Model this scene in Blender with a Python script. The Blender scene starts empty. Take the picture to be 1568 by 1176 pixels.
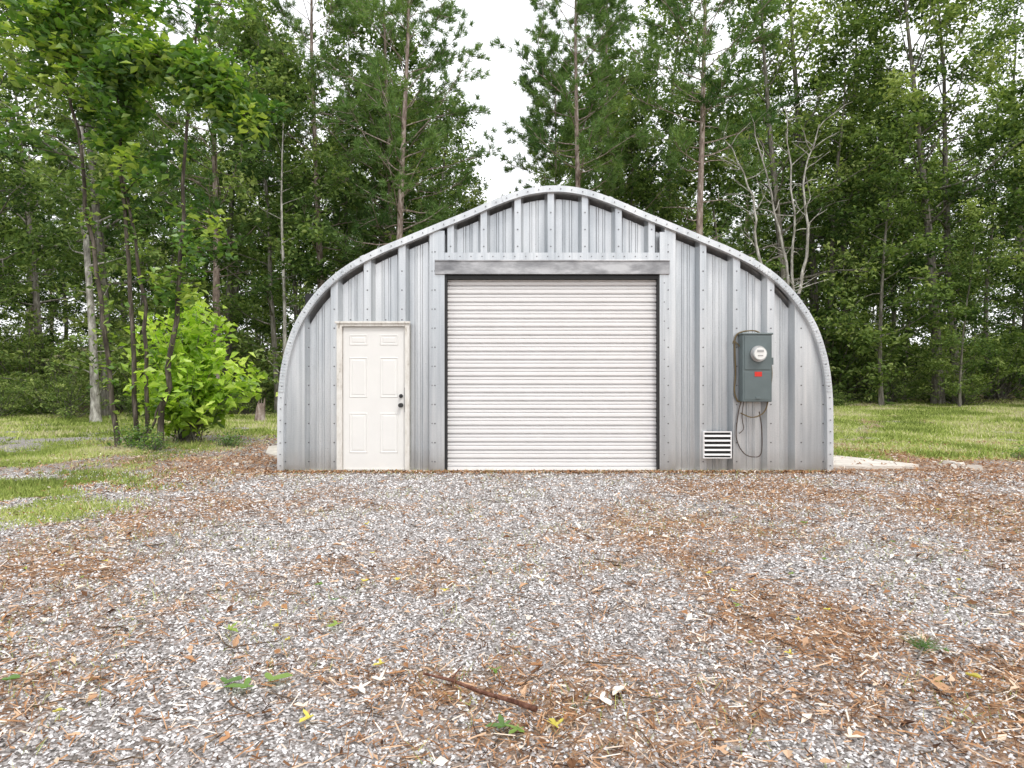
import bpy, math, numpy as np
from math import radians, sin, cos, pi
from mathutils import Vector
RNG = np.random.default_rng(7)
scene = bpy.context.scene

# ------------------------------------------------------------ noise helpers
_tab = np.random.default_rng(3).random((256, 256))
def vnoise(x, y):
    x = np.asarray(x, float); y = np.asarray(y, float)
    xi = np.floor(x).astype(int); yi = np.floor(y).astype(int)
    fx = x-xi; fy = y-yi
    fx = fx*fx*(3-2*fx); fy = fy*fy*(3-2*fy)
    g = lambda a, b: _tab[a & 255, b & 255]
    return (g(xi, yi)*(1-fx)+g(xi+1, yi)*fx)*(1-fy)+(g(xi, yi+1)*(1-fx)+g(xi+1, yi+1)*fx)*fy
def fbm(x, y, o=4):
    s = 0; a = .5; t = 0
    for i in range(o):
        s = s+a*vnoise(x*2**i+17*i, y*2**i+31*i); t += a; a *= .5
    return s/t
def sm(v, a, b):
    t = np.clip((np.asarray(v, float)-a)/(b-a), 0, 1)
    return t*t*(3-2*t)

def ground_h(x, y):
    x = np.asarray(x, float); y = np.asarray(y, float)
    h = 0.50*sm(y, 12, 31)*sm(x, -4, 8)
    h = h + (fbm(x*.35, y*.35, 3)-.5)*0.14*sm(np.hypot(x, y-9), 6, 14)
    h = h + (fbm(x*1.3+9, y*1.3, 3)-.5)*0.045*(1-sm(y, 8.3, 9.0)) 
    r = np.hypot(x, y-5)
    h = h + np.clip(r-36, 0, 110)*0.075
    return h
def m_grass(x, y):
    n = fbm(x*.9+4, y*.9, 4); n2 = fbm(x*2.3+14, y*2.3, 5)
    left = np.exp(-(((x+5.8)/1.3)**2+((y-7.8)/1.2)**2))*1.1+np.exp(-(((x+4.5)/.8)**2+((y-6.3)/.6)**2))*.8
    left = left+np.exp(-(((x+9)/1.6)**2+((y-11.2)/1.5)**2))*.9+.75*sm(y, 14.5, 16.5)*sm(-x, 3.5, 5)+.3*sm(-x, 4.5, 6)
    left = left+np.exp(-(((x+7.0)/1.0)**2+((y-12.6)/.8)**2))*.8
    left = np.clip(left, 0, 1.2)*sm(n*.35+n2*.65+left*.10, .43, .64)
    right = sm(x+(n-.5)*1.6, 4.7, 5.8)*sm(y+(n-.5)*2.2, 10.3, 11.6)*(0.30+.70*sm(n*.5+n2*.5,.36,.50))
    back = sm(y, 18, 20)
    return np.clip(np.maximum(np.maximum(left, right), back*(.3+.7*sm(n,.38,.55))), 0, 1)*(1-m_forest(x, y)*.85)
def m_forest(x, y):
    n = fbm(x*.25+2, y*.25+8, 3)
    return np.maximum(sm(y+(n-.5)*5, 26, 30), sm(np.abs(x)+(n-.5)*5, 24, 27))
_L = [(1.37,5.2,1.0,.32),(-3.0,6.9,.9,.32),(1.8,3.2,.8,.36),(1.9,2.5,.7,.4),(-2.8,4.4,1.,.3),(-2.2,2.7,.5,.2),(4.7,6.5,1.4,.4),(-4.9,9.8,1.2,.5),(3.2,7.6,1.2,.3),(5.5,8.8,1.5,.35),
      (-.3,8.9,1.6,.05),(-1.1,6.1,1.1,-.3),(-1.8,4.8,.8,-.25),(2.95,4.6,.8,-.35),(.75,3.45,.6,-.25),(-2.1,3.4,.6,-.15),(-1.2,2.3,.6,-.15),(.6,7.4,1.2,-.25),(-.5,7.6,1.5,-.2),(-.4,2.6,.6,.08),(-1.2,3.4,.6,.12),(-8,9.3,1.5,-.4)]
def m_needle(x, y):
    v = (fbm(x*.9+40, y*.9+11, 5)-.5)*1.5+(fbm(x*5+3, y*5+1, 4)-.5)*1.3+.30+0.03*x
    for a, b, r, w in _L:
        v = v+w*np.exp(-(((x-a)/r)**2+((y-b)/r)**2))
    return np.clip(v, 0.05, 1)

# ------------------------------------------------------------ mesh builder
class MB:
    def __init__(s): s.V=[]; s.F=[]; s.M=[]; s.T=[]; s.S=[]; s.n=0
    def add(s, V, F, mat=0, tint=0.5, sm_=False):
        V = np.asarray(V, float).reshape(-1, 3); F = np.asarray(F, int)
        s.V.append(V); s.F.append(F+s.n); s.M.append(np.full(len(F), mat)); s.S.append(np.full(len(F), sm_))
        s.T.append(np.broadcast_to(np.asarray(tint, float), (len(V),)).copy()); s.n += len(V)
    def box(s, x0, x1, y0, y1, z0, z1, mat=0, tint=.5):
        V = [(x, y, z) for z in (z0, z1) for y in (y0, y1) for x in (x0, x1)]
        F = [(0,2,3,1),(4,5,7,6),(0,1,5,4),(1,3,7,5),(3,2,6,7),(2,0,4,6)]
        s.add(V, F, mat, tint)
    def tube(s, P, R, k=6, mat=0, tint=.5, cap=False):
        P = np.asarray(P, float); n = len(P); R = np.broadcast_to(np.asarray(R, float), (n,))
        T = np.gradient(P, axis=0); T /= np.linalg.norm(T, axis=1)[:, None]+1e-9
        ref = np.array([1., 0, 0]) if abs(T[:, 0]).mean() < .6 else np.array([0, 0, 1.])
        if abs(ref @ T.mean(0)) > .85: ref = np.array([0, 1., 0])
        A = np.cross(T, ref); A /= np.linalg.norm(A, axis=1)[:, None]+1e-9
        B = np.cross(T, A)
        a = np.arange(k)*2*pi/k
        V = P[:, None]+R[:, None, None]*(np.cos(a)[None, :, None]*A[:, None]+np.sin(a)[None, :, None]*B[:, None])
        i = np.arange(n-1)[:, None]*k; j = np.arange(k)[None]; j2 = (j+1) % k
        F = np.stack([i+j, i+j2, i+k+j2, i+k+j], -1).reshape(-1, 4)
        s.add(V.reshape(-1, 3), F, mat, tint, True)
        if cap:
            for q in (0, n-1):
                s.add(np.vstack([V[q], P[q]]), [(m, (m+1) % k, k) for m in range(k)], mat, tint)
    def disc(s, c, r, y0, y1, k=24, mat=0, tint=.5):
        a = np.arange(k)*2*pi/k
        ring = np.stack([c[0]+r*np.cos(a), np.zeros(k), c[1]+r*np.sin(a)], 1)
        r0 = ring.copy(); r0[:, 1] = y0; r1 = ring.copy(); r1[:, 1] = y1
        s.add(np.vstack([r0, r1]), [(i, (i+1) % k, k+(i+1) % k, k+i) for i in range(k)], mat, tint, k > 10)
        s.add(np.vstack([r0, [(c[0], y0, c[1])]]), [(i, (i+1) % k, k) for i in range(k)], mat, tint)
    def leaves(s, C, size, mat=1, tint=.5, up=1.0, asp=.55, rng=RNG, fold=.12):
        n = len(C)
        if n == 0: return
        size = np.broadcast_to(size, (n,))[:, None]
        N = rng.normal(size=(n, 3)); N[:, 2] = np.abs(N[:, 2])+up; N /= np.linalg.norm(N, axis=1)[:, None]
        D = rng.normal(size=(n, 3)); D -= (D*N).sum(1)[:, None]*N; D /= np.linalg.norm(D, axis=1)[:, None]
        S = np.cross(N, D)
        V = np.stack([C-D*size*.5, C+S*size*asp*.5+N*size*fold, C+D*size*.5-N*size*fold*.6, C-S*size*asp*.5+N*size*fold], 1)
        b = np.arange(n)[:, None]*4
        F = np.concatenate([b+np.array([0, 1, 2]), b+np.array([0, 2, 3])])
        s.add(V.reshape(-1, 3), F, mat, np.repeat(np.broadcast_to(tint, (n,)), 4))
    def needles(s, C, D, L, w, mat=1, tint=.5, rng=RNG):
        n = len(C); D = D/(np.linalg.norm(D, axis=1)[:, None]+1e-9)
        S = np.cross(D, rng.normal(size=(n, 3))); S /= np.linalg.norm(S, axis=1)[:, None]+1e-9
        L = np.broadcast_to(L, (n,))[:, None]; w = np.broadcast_to(w, (n,))[:, None]
        V = np.stack([C-S*w/2, C+S*w/2, C+D*L], 1)
        s.add(V.reshape(-1, 3), np.arange(n*3).reshape(-1, 3), mat, np.repeat(np.broadcast_to(tint, (n,)), 3))
    def mesh(s, name, mats, smooth=None):
        me = bpy.data.meshes.new(name)
        V = np.vstack(s.V); T = np.concatenate(s.T)
        sizes = np.concatenate([np.full(len(f), f.shape[1]) for f in s.F])
        loops = np.concatenate([f.reshape(-1) for f in s.F])
        me.vertices.add(len(V)); me.vertices.foreach_set("co", V.astype(np.float32).reshape(-1))
        me.loops.add(len(loops)); me.loops.foreach_set("vertex_index", loops.astype(np.int32))
        me.polygons.add(len(sizes))
        st = np.concatenate([[0], np.cumsum(sizes)[:-1]])
        me.polygons.foreach_set("loop_start", st.astype(np.int32))
        me.polygons.foreach_set("loop_total", sizes.astype(np.int32))
        me.polygons.foreach_set("material_index", np.concatenate(s.M).astype(np.int32))
        sf = np.concatenate(s.S) if smooth is None else np.full(len(sizes), smooth)
        me.polygons.foreach_set("use_smooth", sf.astype(bool))
        at = me.attributes.new("tint", 'FLOAT', 'POINT'); at.data.foreach_set("value", T.astype(np.float32))
        me.update(calc_edges=True); me.validate()
        for m in mats: me.materials.append(m)
        return me
def obj(name, me, parent=None, loc=(0, 0, 0), rot=0, scale=1, bevel=0):
    o = bpy.data.objects.new(name, me); scene.collection.objects.link(o)
    o.location = loc; o.rotation_euler = (0, 0, rot)
    o.scale = (scale,)*3 if not hasattr(scale, '__len__') else scale
    if parent: o.parent = parent
    if bevel:
        b = o.modifiers.new("bevel", 'BEVEL'); b.width = bevel; b.segments = 2; b.limit_method = 'ANGLE'
    return o
def empty(name, loc=(0, 0, 0)):
    return obj(name, None, loc=loc)

# ------------------------------------------------------------ materials
def newmat(name):
    m = bpy.data.materials.new(name); m.use_nodes = True
    nt = m.node_tree; b = nt.nodes["Principled BSDF"]
    return m, nt, b
def N(nt, t, **kw):
    n = nt.nodes.new(t)
    for k, v in kw.items():
        if k in n.inputs.keys(): n.inputs[k].default_value = v
        else: setattr(n, k, v)
    return n
def ramp(nt, fac, stops):
    r = nt.nodes.new('ShaderNodeValToRGB'); e = r.color_ramp.elements
    while len(e) > 1: e.remove(e[-1])
    e[0].position = stops[0][0]; e[0].color = (*stops[0][1], 1)
    for p, c in stops[1:]:
        x = e.new(p); x.color = (*c, 1)
    nt.links.new(fac, r.inputs[0]); return r.outputs[0]
def mixc(nt, f, a, b, mode='MIX'):
    m = nt.nodes.new('ShaderNodeMix'); m.data_type = 'RGBA'; m.blend_type = mode
    for s, v in ((0, f), (6, a), (7, b)):
        if hasattr(v, 'links'): nt.links.new(v, m.inputs[s])
        else: m.inputs[s].default_value = v if s == 0 else (*v, 1)
    return m.outputs[2]
def coords(nt, scale=(1, 1, 1), kind='Object'):
    tc = nt.nodes.new('ShaderNodeTexCoord'); mp = nt.nodes.new('ShaderNodeMapping')
    mp.inputs['Scale'].default_value = scale
    nt.links.new(tc.outputs[kind], mp.inputs[0]); return mp.outputs[0]
def noise(nt, vec, scale, detail=4, rough=.55):
    n = N(nt, 'ShaderNodeTexNoise', Scale=scale, Detail=detail, Roughness=rough)
    nt.links.new(vec, n.inputs['Vector']); return n.outputs['Fac']
def bump(nt, h, bsdf, strength=.4, dist=.01):
    b = N(nt, 'ShaderNodeBump', Strength=strength, Distance=dist)
    nt.links.new(h, b.inputs['Height']); nt.links.new(b.outputs[0], bsdf.inputs['Normal'])
def attr(nt, name='tint'):
    a = nt.nodes.new('ShaderNodeAttribute'); a.attribute_name = name; return a.outputs['Fac']

def mat_leaf(name, stops, trans=.35, gloss=True):
    m, nt, b = newmat(name)
    c = ramp(nt, attr(nt), stops)
    nt.nodes.remove(b)
    b = nt.nodes.new('ShaderNodeBsdfDiffuse'); nt.links.new(c, b.inputs[0]); out = b.outputs[0]
    if trans:
        t = nt.nodes.new('ShaderNodeBsdfTranslucent')
        c2 = mixc(nt, 1.0, c, (1.5, 1.6, .7), 'MULTIPLY')
        nt.links.new(c2, t.inputs[0])
        mx = nt.nodes.new('ShaderNodeMixShader'); mx.inputs[0].default_value = trans
        nt.links.new(out, mx.inputs[1]); nt.links.new(t.outputs[0], mx.inputs[2]); out = mx.outputs[0]
    if gloss:
        g = nt.nodes.new('ShaderNodeBsdfGlossy'); g.inputs['Roughness'].default_value = .45; g.inputs[0].default_value = (.9, 1, .9, 1)
        mx = nt.nodes.new('ShaderNodeMixShader'); mx.inputs[0].default_value = .06
        nt.links.new(out, mx.inputs[1]); nt.links.new(g.outputs[0], mx.inputs[2]); out = mx.outputs[0]
    nt.links.new(out, nt.nodes['Material Output'].inputs[0])
    return m
def mat_bark(name, a, b_, c_, sc=(14, 14, 2.5)):
    m, nt, b = newmat(name)
    v = coords(nt, sc); f = noise(nt, v, 1.0, 4, .65)
    col = ramp(nt, f, [(.3, a), (.5, b_), (.68, c_)])
    nt.links.new(col, b.inputs['Base Color']); b.inputs['Roughness'].default_value = .9
    b.inputs['Specular IOR Level'].default_value = .2
    bump(nt, f, b, .8, .03); return m
def mat_plain(name, col, rough=.5, metal=0, var=.08, sc=6, bmp=0):
    m, nt, b = newmat(name)
    v = coords(nt); f = noise(nt, v, sc, 5, .6)
    c = ramp(nt, f, [(.25, tuple(x*(1-var) for x in col)), (.75, tuple(min(1, x*(1+var)) for x in col))])
    nt.links.new(c, b.inputs['Base Color']); b.inputs['Roughness'].default_value = rough; b.inputs['Metallic'].default_value = metal
    if bmp: bump(nt, f, b, bmp, .01)
    return m

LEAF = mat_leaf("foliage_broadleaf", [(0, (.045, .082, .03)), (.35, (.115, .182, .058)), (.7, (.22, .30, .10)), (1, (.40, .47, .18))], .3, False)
PLEAF = mat_leaf("foliage_pine", [(0, (.06, .12, .045)), (.5, (.15, .25, .085)), (1, (.28, .38, .13))], .25, False)
SUNLIT = mat_leaf("foliage_sunlit", [(0, (.12, .22, .02)), (.45, (.38, .56, .055)), (1, (.72, .84, .20))], .4)  # sunlit yellow-green of the bush is put into the leaf colour
DARKLEAF = mat_leaf("foliage_sapling", [(0, (.045, .11, .02)), (.45, (.12, .24, .035)), (1, (.40, .50, .09))], .35)
GRASS = mat_leaf("grass_blades", [(0, (.15, .20, .05)), (.5, (.34, .42, .11)), (.85, (.54, .59, .20)), (1, (.64, .58, .38))], 0, False)
BARK = mat_bark("bark_grey", (.07, .062, .053), (.18, .165, .14), (.35, .33, .30))
BARKS = mat_bark("bark_sapling", (.03, .025, .02), (.09, .075, .06), (.20, .17, .14))
BARKP = mat_bark("bark_pine", (.12, .085, .07), (.30, .235, .205), (.52, .45, .41), (10, 10, 3))
BARKW = mat_bark("bark_pale", (.12, .11, .095), (.36, .34, .31), (.66, .64, .60), (9, 9, 3))

def mat_galv(name, base=.56, metal=.35, rough=.42, streak=1.0):
    m, nt, b = newmat(name)
    v = coords(nt, (11, 11, .25)); f = noise(nt, v, 1, 5, .65)
    v2 = coords(nt, (1, 1, 1)); f2 = noise(nt, v2, 60, 3, .6)
    v3 = coords(nt, (2.2, 1, .35)); f3 = noise(nt, v3, 1.3, 4, .6)
    lo = 1-.34*streak; hi = 1+.15*streak
    c = ramp(nt, f, [(.28, (base*lo, base*(lo+.035), base*(lo+.065))), (.5, (base*.95, base*.985, base*1.015)), (.72, (base*hi, base*(hi+.01), base*(hi+.02)))])  # vertical streaks: reflections painted into the colour, along with stains
    c = mixc(nt, .14, c, ramp(nt, f2, [(.35, (.36, .37, .38)), (.65, (.85, .85, .86))]), 'MIX')
    c = mixc(nt, .7, c, ramp(nt, f3, [(.35, (.66, .69, .72)), (.62, (1, 1, 1))]), 'MULTIPLY')  # broad wall sheen and sheet-to-sheet tone multiplied into the colour
    tc = nt.nodes.new('ShaderNodeTexCoord'); sp = nt.nodes.new('ShaderNodeSeparateXYZ'); nt.links.new(tc.outputs['Object'], sp.inputs[0])
    mr = N(nt, 'ShaderNodeMapRange'); mr.inputs['From Min'].default_value = .35; mr.inputs['From Max'].default_value = 0
    nt.links.new(sp.outputs['Z'], mr.inputs['Value'])
    mm = N(nt, 'ShaderNodeMath', operation='MULTIPLY'); nt.links.new(mr.outputs[0], mm.inputs[0]); nt.links.new(noise(nt, v2, 5, 5), mm.inputs[1])
    c = mixc(nt, mm.outputs[0], c, (.36, .32, .28))
    nt.links.new(c, b.inputs['Base Color']); b.inputs['Metallic'].default_value = metal
    r = N(nt, 'ShaderNodeMapRange'); r.inputs['To Min'].default_value = rough-.12; r.inputs['To Max'].default_value = rough+.15
    nt.links.new(f2, r.inputs['Value']); nt.links.new(r.outputs[0], b.inputs['Roughness'])
    bump(nt, f, b, .10, .01); return m
GALV = mat_galv("galvanised_steel", .70, .65, .32)
GALV2 = mat_galv("galvanised_rim", .80, .35, .4, .5)
def mat_header():
    m, nt, b = newmat("weathered_header_steel")
    v = coords(nt, (1.5, 3, 4)); f = noise(nt, v, 1.6, 5, .6)
    c = ramp(nt, f, [(.34, (.19, .19, .20)), (.5, (.33, .33, .34)), (.64, (.52, .52, .53))])
    nt.links.new(c, b.inputs['Base Color']); b.inputs['Roughness'].default_value = .35; b.inputs['Metallic'].default_value = .5
    return m
HEAD = mat_header()
WHITE = mat_plain("white_painted_steel", (.82, .81, .81), .38, 0, .03, 3)
DOORW = mat_plain("white_painted_door", (.80, .79, .77), .5, 0, .03, 3)
def mat_trim():
    m, nt, b = newmat("dirty_white_trim")
    v = coords(nt, (8, 8, 3)); f = noise(nt, v, 2, 6, .7)
    c = ramp(nt, f, [(.30, (.3, .26, .2)), (.40, (.66, .63, .58)), (.6, (.78, .76, .72))])
    nt.links.new(c, b.inputs['Base Color']); b.inputs['Roughness'].default_value = .6; return m
TRIM = mat_trim()
BLACK = mat_plain("black_rubber_and_dark_interior", (.012, .012, .013), .6)
DARKM = mat_plain("dark_metal", (.05, .05, .052), .4, .6)
METERG = mat_plain("meter_box_grey", (.13, .165, .17), .45, .1, .12, 4)
DIAL = mat_plain("dial_white", (.8, .8, .78), .3)
RED = mat_plain("red_label", (.65, .03, .02), .4)
WIRE = mat_plain("cable_tan", (.16, .115, .05), .6, 0, .3, 20)
WIREB = mat_plain("cable_brown", (.07, .05, .04), .5)
CONC = mat_plain("concrete", (.66, .61, .55), .9, 0, .25, 5, .3)
RIV = mat_plain("rivet_zinc", (.16, .16, .17), .4, .5)

# ------------------------------------------------------------ world, sun, camera
SUN_EL, SUN_AZ = 52, 150
w = bpy.data.worlds.new("World"); scene.world = w; w.use_nodes = True
nt = w.node_tree; bg = nt.nodes['Background']
sky = nt.nodes.new('ShaderNodeTexSky'); sky.sky_type = 'NISHITA'; sky.sun_disc = False
sky.sun_elevation = radians(SUN_EL); sky.sun_rotation = radians(SUN_AZ); sky.dust_density = 4; sky.air_density = 1
cloud = nt.nodes.new('ShaderNodeMix'); cloud.data_type = 'RGBA'; cloud.inputs[0].default_value = .88
nt.links.new(sky.outputs[0], cloud.inputs[6]); cloud.inputs[7].default_value = (11.8, 11.9, 12.1, 1)
nt.links.new(cloud.outputs[2], bg.inputs[0]); bg.inputs[1].default_value = .142
sd = bpy.data.lights.new("sun", 'SUN'); sd.energy = 1.5; sd.angle = radians(10); sd.color = (1, .97, .92)
so = bpy.data.objects.new("sun", sd); scene.collection.objects.link(so)
az = radians(SUN_AZ); el = radians(SUN_EL)
dsun = Vector((sin(az)*cos(el), cos(az)*cos(el), sin(el)))
so.rotation_euler = dsun.to_track_quat('Z', 'Y').to_euler(); so.location = (0, -10, 30)
cd = bpy.data.cameras.new("camera"); cam = bpy.data.objects.new("camera", cd); scene.collection.objects.link(cam)
cam.location = (0, 0, 1.25); cam.rotation_euler = (radians(90), 0, 0)
cd.sensor_width = 36; cd.lens = 22.96; cd.clip_end = 3000; scene.camera = cam
scene.view_settings.view_transform = 'Standard'; scene.view_settings.look = 'None'; scene.view_settings.exposure = 0

# ------------------------------------------------------------ ground
def mat_ground():
    m, nt, b = newmat("ground_gravel_litter_grass")
    v = coords(nt)
    vor = N(nt, 'ShaderNodeTexVoronoi', Scale=80.0); nt.links.new(v, vor.inputs['Vector'])
    bw = nt.nodes.new('ShaderNodeSeparateColor'); nt.links.new(vor.outputs['Color'], bw.inputs[0])
    grav = ramp(nt, bw.outputs[0], [(0, (.17, .15, .135)), (.4, (.40, .37, .355)), (.8, (.64, .61, .60)), (1, (.86, .84, .84))])
    edge = ramp(nt, vor.outputs['Distance'], [(.3, (1, 1, 1)), (.8, (.42, .38, .36))])
    grav = mixc(nt, .8, grav, edge, 'MULTIPLY')
    nf = noise(nt, v, 40, 6, .75)
    nd = ramp(nt, nf, [(.3, (.09, .05, .035)), (.45, (.26, .15, .09)), (.56, (.44, .28, .17)), (.70, (.66, .56, .46))])
    gn = noise(nt, v, 14, 6, .75)
    gr = ramp(nt, gn, [(.3, (.14, .15, .045)), (.5, (.31, .36, .10)), (.62, (.48, .51, .17)), (.75, (.56, .44, .30))])
    fn = noise(nt, v, 3, 6, .75)
    fl = ramp(nt, fn, [(.3, (.05, .05, .025)), (.5, (.14, .11, .06)), (.65, (.17, .21, .05))])
    def sharp(name, lo=.35, hi=.6, amp=.6, sc=9):
        a = attr(nt, name); nn = noise(nt, v, sc, 5, .7)
        s1 = N(nt, 'ShaderNodeMath', operation='MULTIPLY_ADD'); nt.links.new(nn, s1.inputs[0]); s1.inputs[1].default_value = amp; nt.links.new(a, s1.inputs[2])
        mr = N(nt, 'ShaderNodeMapRange'); mr.inputs['From Min'].default_value = lo+amp*.5; mr.inputs['From Max'].default_value = hi+amp*.5
        nt.links.new(s1.outputs[0], mr.inputs['Value']); return mr.outputs[0]
    c = mixc(nt, sharp('needle', .25, .80, 1.9, 16), grav, nd)
    c = mixc(nt, sharp('grass', .3, .6, 1.2, 7), c, gr)
    c = mixc(nt, sharp('forest', .3, .7, .5, 3), c, fl)
    nt.links.new(c, b.inputs['Base Color']); b.inputs['Roughness'].default_value = .95
    b.inputs['Specular IOR Level'].default_value = .2
    h = N(nt, 'ShaderNodeMath', operation='SUBTRACT'); nt.links.new(nf, h.inputs[0]); nt.links.new(vor.outputs['Distance'], h.inputs[1])
    bump(nt, h.outputs[0], b, .9, .012)
    return m
n = 361; u = np.linspace(-1, 1, n); ax = 6.5*np.sinh(4.7*u); ay = 6.5*np.sinh(4.7*u)+6
X, Y = np.meshgrid(ax, ay); Z = ground_h(X, Y)
gm = MB(); idx = np.arange(n*n).reshape(n, n)
gm.add(np.stack([X, Y, Z], -1).reshape(-1, 3), np.stack([idx[:-1, :-1], idx[:-1, 1:], idx[1:, 1:], idx[1:, :-1]], -1).reshape(-1, 4))
gme = gm.mesh("ground", [mat_ground()], smooth=True)
for nm, fn in (("grass", m_grass), ("needle", m_needle), ("forest", m_forest)):
    a = gme.attributes.new(nm, 'FLOAT', 'POINT'); a.data.foreach_set("value", fn(X, Y).astype(np.float32).reshape(-1))
obj("ground", gme)

def scatter(n, x0, x1, y0, y1, dens, rng):
    x = rng.uniform(x0, x1, n); y = rng.uniform(y0, y1, n)
    k = rng.random(n) < dens(x, y)
    return x[k], y[k]
BX, BY = 0.61, 9.26
def outside(x, y): return ~((np.abs(x-BX) < 4.0) & (y > BY-.02))
rg = np.random.default_rng(11)
lod = lambda x, y: np.clip(2.8/np.maximum(y, 1.6), 0, 1)**1.3
x, y = scatter(480000, -7, 7.5, 1.4, 9.3, lambda x, y: lod(x, y)*(1.0-.55*m_needle(x, y))*(1-m_grass(x, y)), rg)
k = len(x); sz = rg.uniform(.003, .0082, k)*(1+.13*y)
base = np.array([(1,0,0),(0,1,0),(-1,0,0),(0,-1,0),(0,0,.8)], float)
V = base[None]*sz[:, None, None]*rg.uniform(.6, 1.3, (k, 5, 3))
a = rg.uniform(0, 2*pi, k); ca, sa = np.cos(a)[:, None], np.sin(a)[:, None]
Vx = V[..., 0]*ca-V[..., 1]*sa; Vy = V[..., 0]*sa+V[..., 1]*ca
tl = rg.normal(0, .35, k)[:, None]; Vz = V[..., 2]+Vx*tl
V = np.stack([Vx+x[:, None], Vy+y[:, None], Vz+(ground_h(x, y)+sz*.25)[:, None]], -1)
f = np.array([(0,1,4),(1,2,4),(2,3,4),(3,0,4)])
F = (f[None]+np.arange(k)[:, None, None]*5).reshape(-1, 3)
def mat_tint(name, stops, rough=.85):
    m, nt, b = newmat(name); nt.links.new(ramp(nt, attr(nt), stops), b.inputs['Base Color']); b.inputs['Roughness'].default_value = rough; b.inputs['Specular IOR Level'].default_value = .2; return m
STONE = mat_tint("gravel_stone", [(0, (.11, .10, .09)), (.22, (.30, .28, .27)), (.55, (.55, .525, .52)), (.8, (.76, .74, .74)), (1, (.92, .91, .91))])
mb = MB(); mb.add(V.reshape(-1, 3), F, 0, np.repeat(rg.random(k), 5)); obj("gravel", mb.mesh("gravel", [STONE]))
LIT = mat_leaf("dead_leaf_litter", [(0, (.07, .04, .028)), (.25, (.21, .11, .06)), (.5, (.44, .235, .12)), (.75, (.61, .42, .28)), (1, (.86, .79, .70))], 0, False)
mb = MB()
dn = lambda x, y: lod(x, y)*(.18+.75*m_needle(x, y))*(1-.7*m_grass(x, y))*outside(x, y)
x, y = scatter(540000, -8, 8.5, 1.4, 13.5, dn, rg); k = len(x)
a = rg.uniform(0, 2*pi, k); D = np.stack([np.cos(a), np.sin(a), rg.normal(0, .25, k)], 1)
L = rg.uniform(.02, .075, k); C = np.stack([x, y, ground_h(x, y)+rg.uniform(.003, .026, k)], 1)
S = np.stack([-np.sin(a), np.cos(a), rg.normal(0, .5, k)], 1)*(rg.uniform(.0006, .0018, k)*(1+.18*y))[:, None]
V = np.stack([C-S, C+S, C+S+D*L[:, None], C-S+D*L[:, None]], 1)
mb.add(V.reshape(-1, 3), np.arange(4*k).reshape(-1, 4), 0, np.repeat(np.clip(rg.normal(.45, .28, k), 0, 1), 4))
dl = lambda x, y: lod(x, y)*(.3+.6*m_needle(x, y))*(1-.6*m_grass(x, y))*outside(x, y)
x, y = scatter(90000, -9, 9, 1.4, 17, dl, rg); k = len(x)
mb.leaves(np.stack([x, y, ground_h(x, y)+.012], 1), rg.uniform(.010, .032, k), 0, np.clip(rg.normal(.5, .3, k), 0, 1), up=1.0, asp=.42, rng=rg)
x, y = scatter(3600, -9, 9, 1.4, 17, lambda x, y: outside(x, y)*(1.-.4*sm(y,3,9)), rg); k = len(x)
mb.leaves(np.stack([x, y, ground_h(x, y)+.022], 1), rg.uniform(.03, .075, k), 0, np.clip(rg.normal(.62, .3, k), 0, 1), up=1.2, asp=.5, rng=rg)
x, y = scatter(11000, -9, -3.4, 7.5, 16, lambda x, y: (1-.85*m_grass(x, y))*outside(x, y)*(.25+.75*np.exp(-((x+4.6)/1.2)**2)), rg); k = len(x)
mb.leaves(np.stack([x, y, ground_h(x, y)+.02], 1), rg.uniform(.03, .08, k), 0, np.clip(rg.normal(.6, .25, k), 0, 1), up=.9, asp=.3, rng=rg)
x, y = scatter(8000, 4.6, 13, 8.2, 14, lambda x, y: (1-.85*m_grass(x, y))*(1-.85*((x < 6.1) & (y > 9.5))), rg); k = len(x)
mb.leaves(np.stack([x, y, ground_h(x, y)+.04*((x < 6.1) & (y > 9.5))+.02], 1), rg.uniform(.03, .08, k), 0, np.clip(rg.normal(.6, .25, k), 0, 1), up=.9, asp=.3, rng=rg)
x = rg.uniform(-3.5, 4.8, 4200); y = BY-.03-np.abs(rg.normal(0, .10, 4200))
mb.leaves(np.stack([x, y, ground_h(x, y)+rg.uniform(.01, .035, 4200)], 1), rg.uniform(.02, .06, 4200), 0, np.clip(rg.normal(.5, .25, 4200), 0, 1), up=.8, asp=.4, rng=rg)
obj("leaf_litter", mb.mesh("leaf_litter", [LIT]))
mb = MB()
for i in range(380):
    yy = rg.uniform(2, 9); xx = rg.uniform(-.9, .9)*yy; a = rg.uniform(0, pi); l = rg.uniform(.05, .24)
    t = np.linspace(-.5, .5, 4); P = np.stack([xx+t*l*cos(a)+rg.normal(0, .008, 4), yy+t*l*sin(a)+rg.normal(0, .008, 4), np.zeros(4)], 1)
    P[:, 2] = ground_h(P[:, 0], P[:, 1])+.016
    mb.tube(P, rg.uniform(.0015, .004), 4, 0, .5)
obj("twigs", mb.mesh("twigs", [mat_bark("bark_twig", (.05, .035, .025), (.13, .09, .06), (.3, .24, .18), (30, 30, 30))]))
mb = MB(); P = np.array([(-.37, 2.735), (-.25, 2.68), (-.12, 2.57), (0, 2.49), (.09, 2.42)])
P = np.column_stack([P, ground_h(P[:, 0], P[:, 1])+.035]); mb.tube(P, [.005, .007, .008, .009, .011], 7, 0, .5, True)
mb.tube([P[1], P[1]+(.03, .06, .02), P[1]+(.04, .10, .015)], [.004, .003, .002], 5, 0)
obj("fallen_branch", mb.mesh("fallen_branch", [mat_bark("bark_branch", (.07, .03, .02), (.16, .075, .05), (.28, .15, .11), (30, 30, 30))]))
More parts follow.
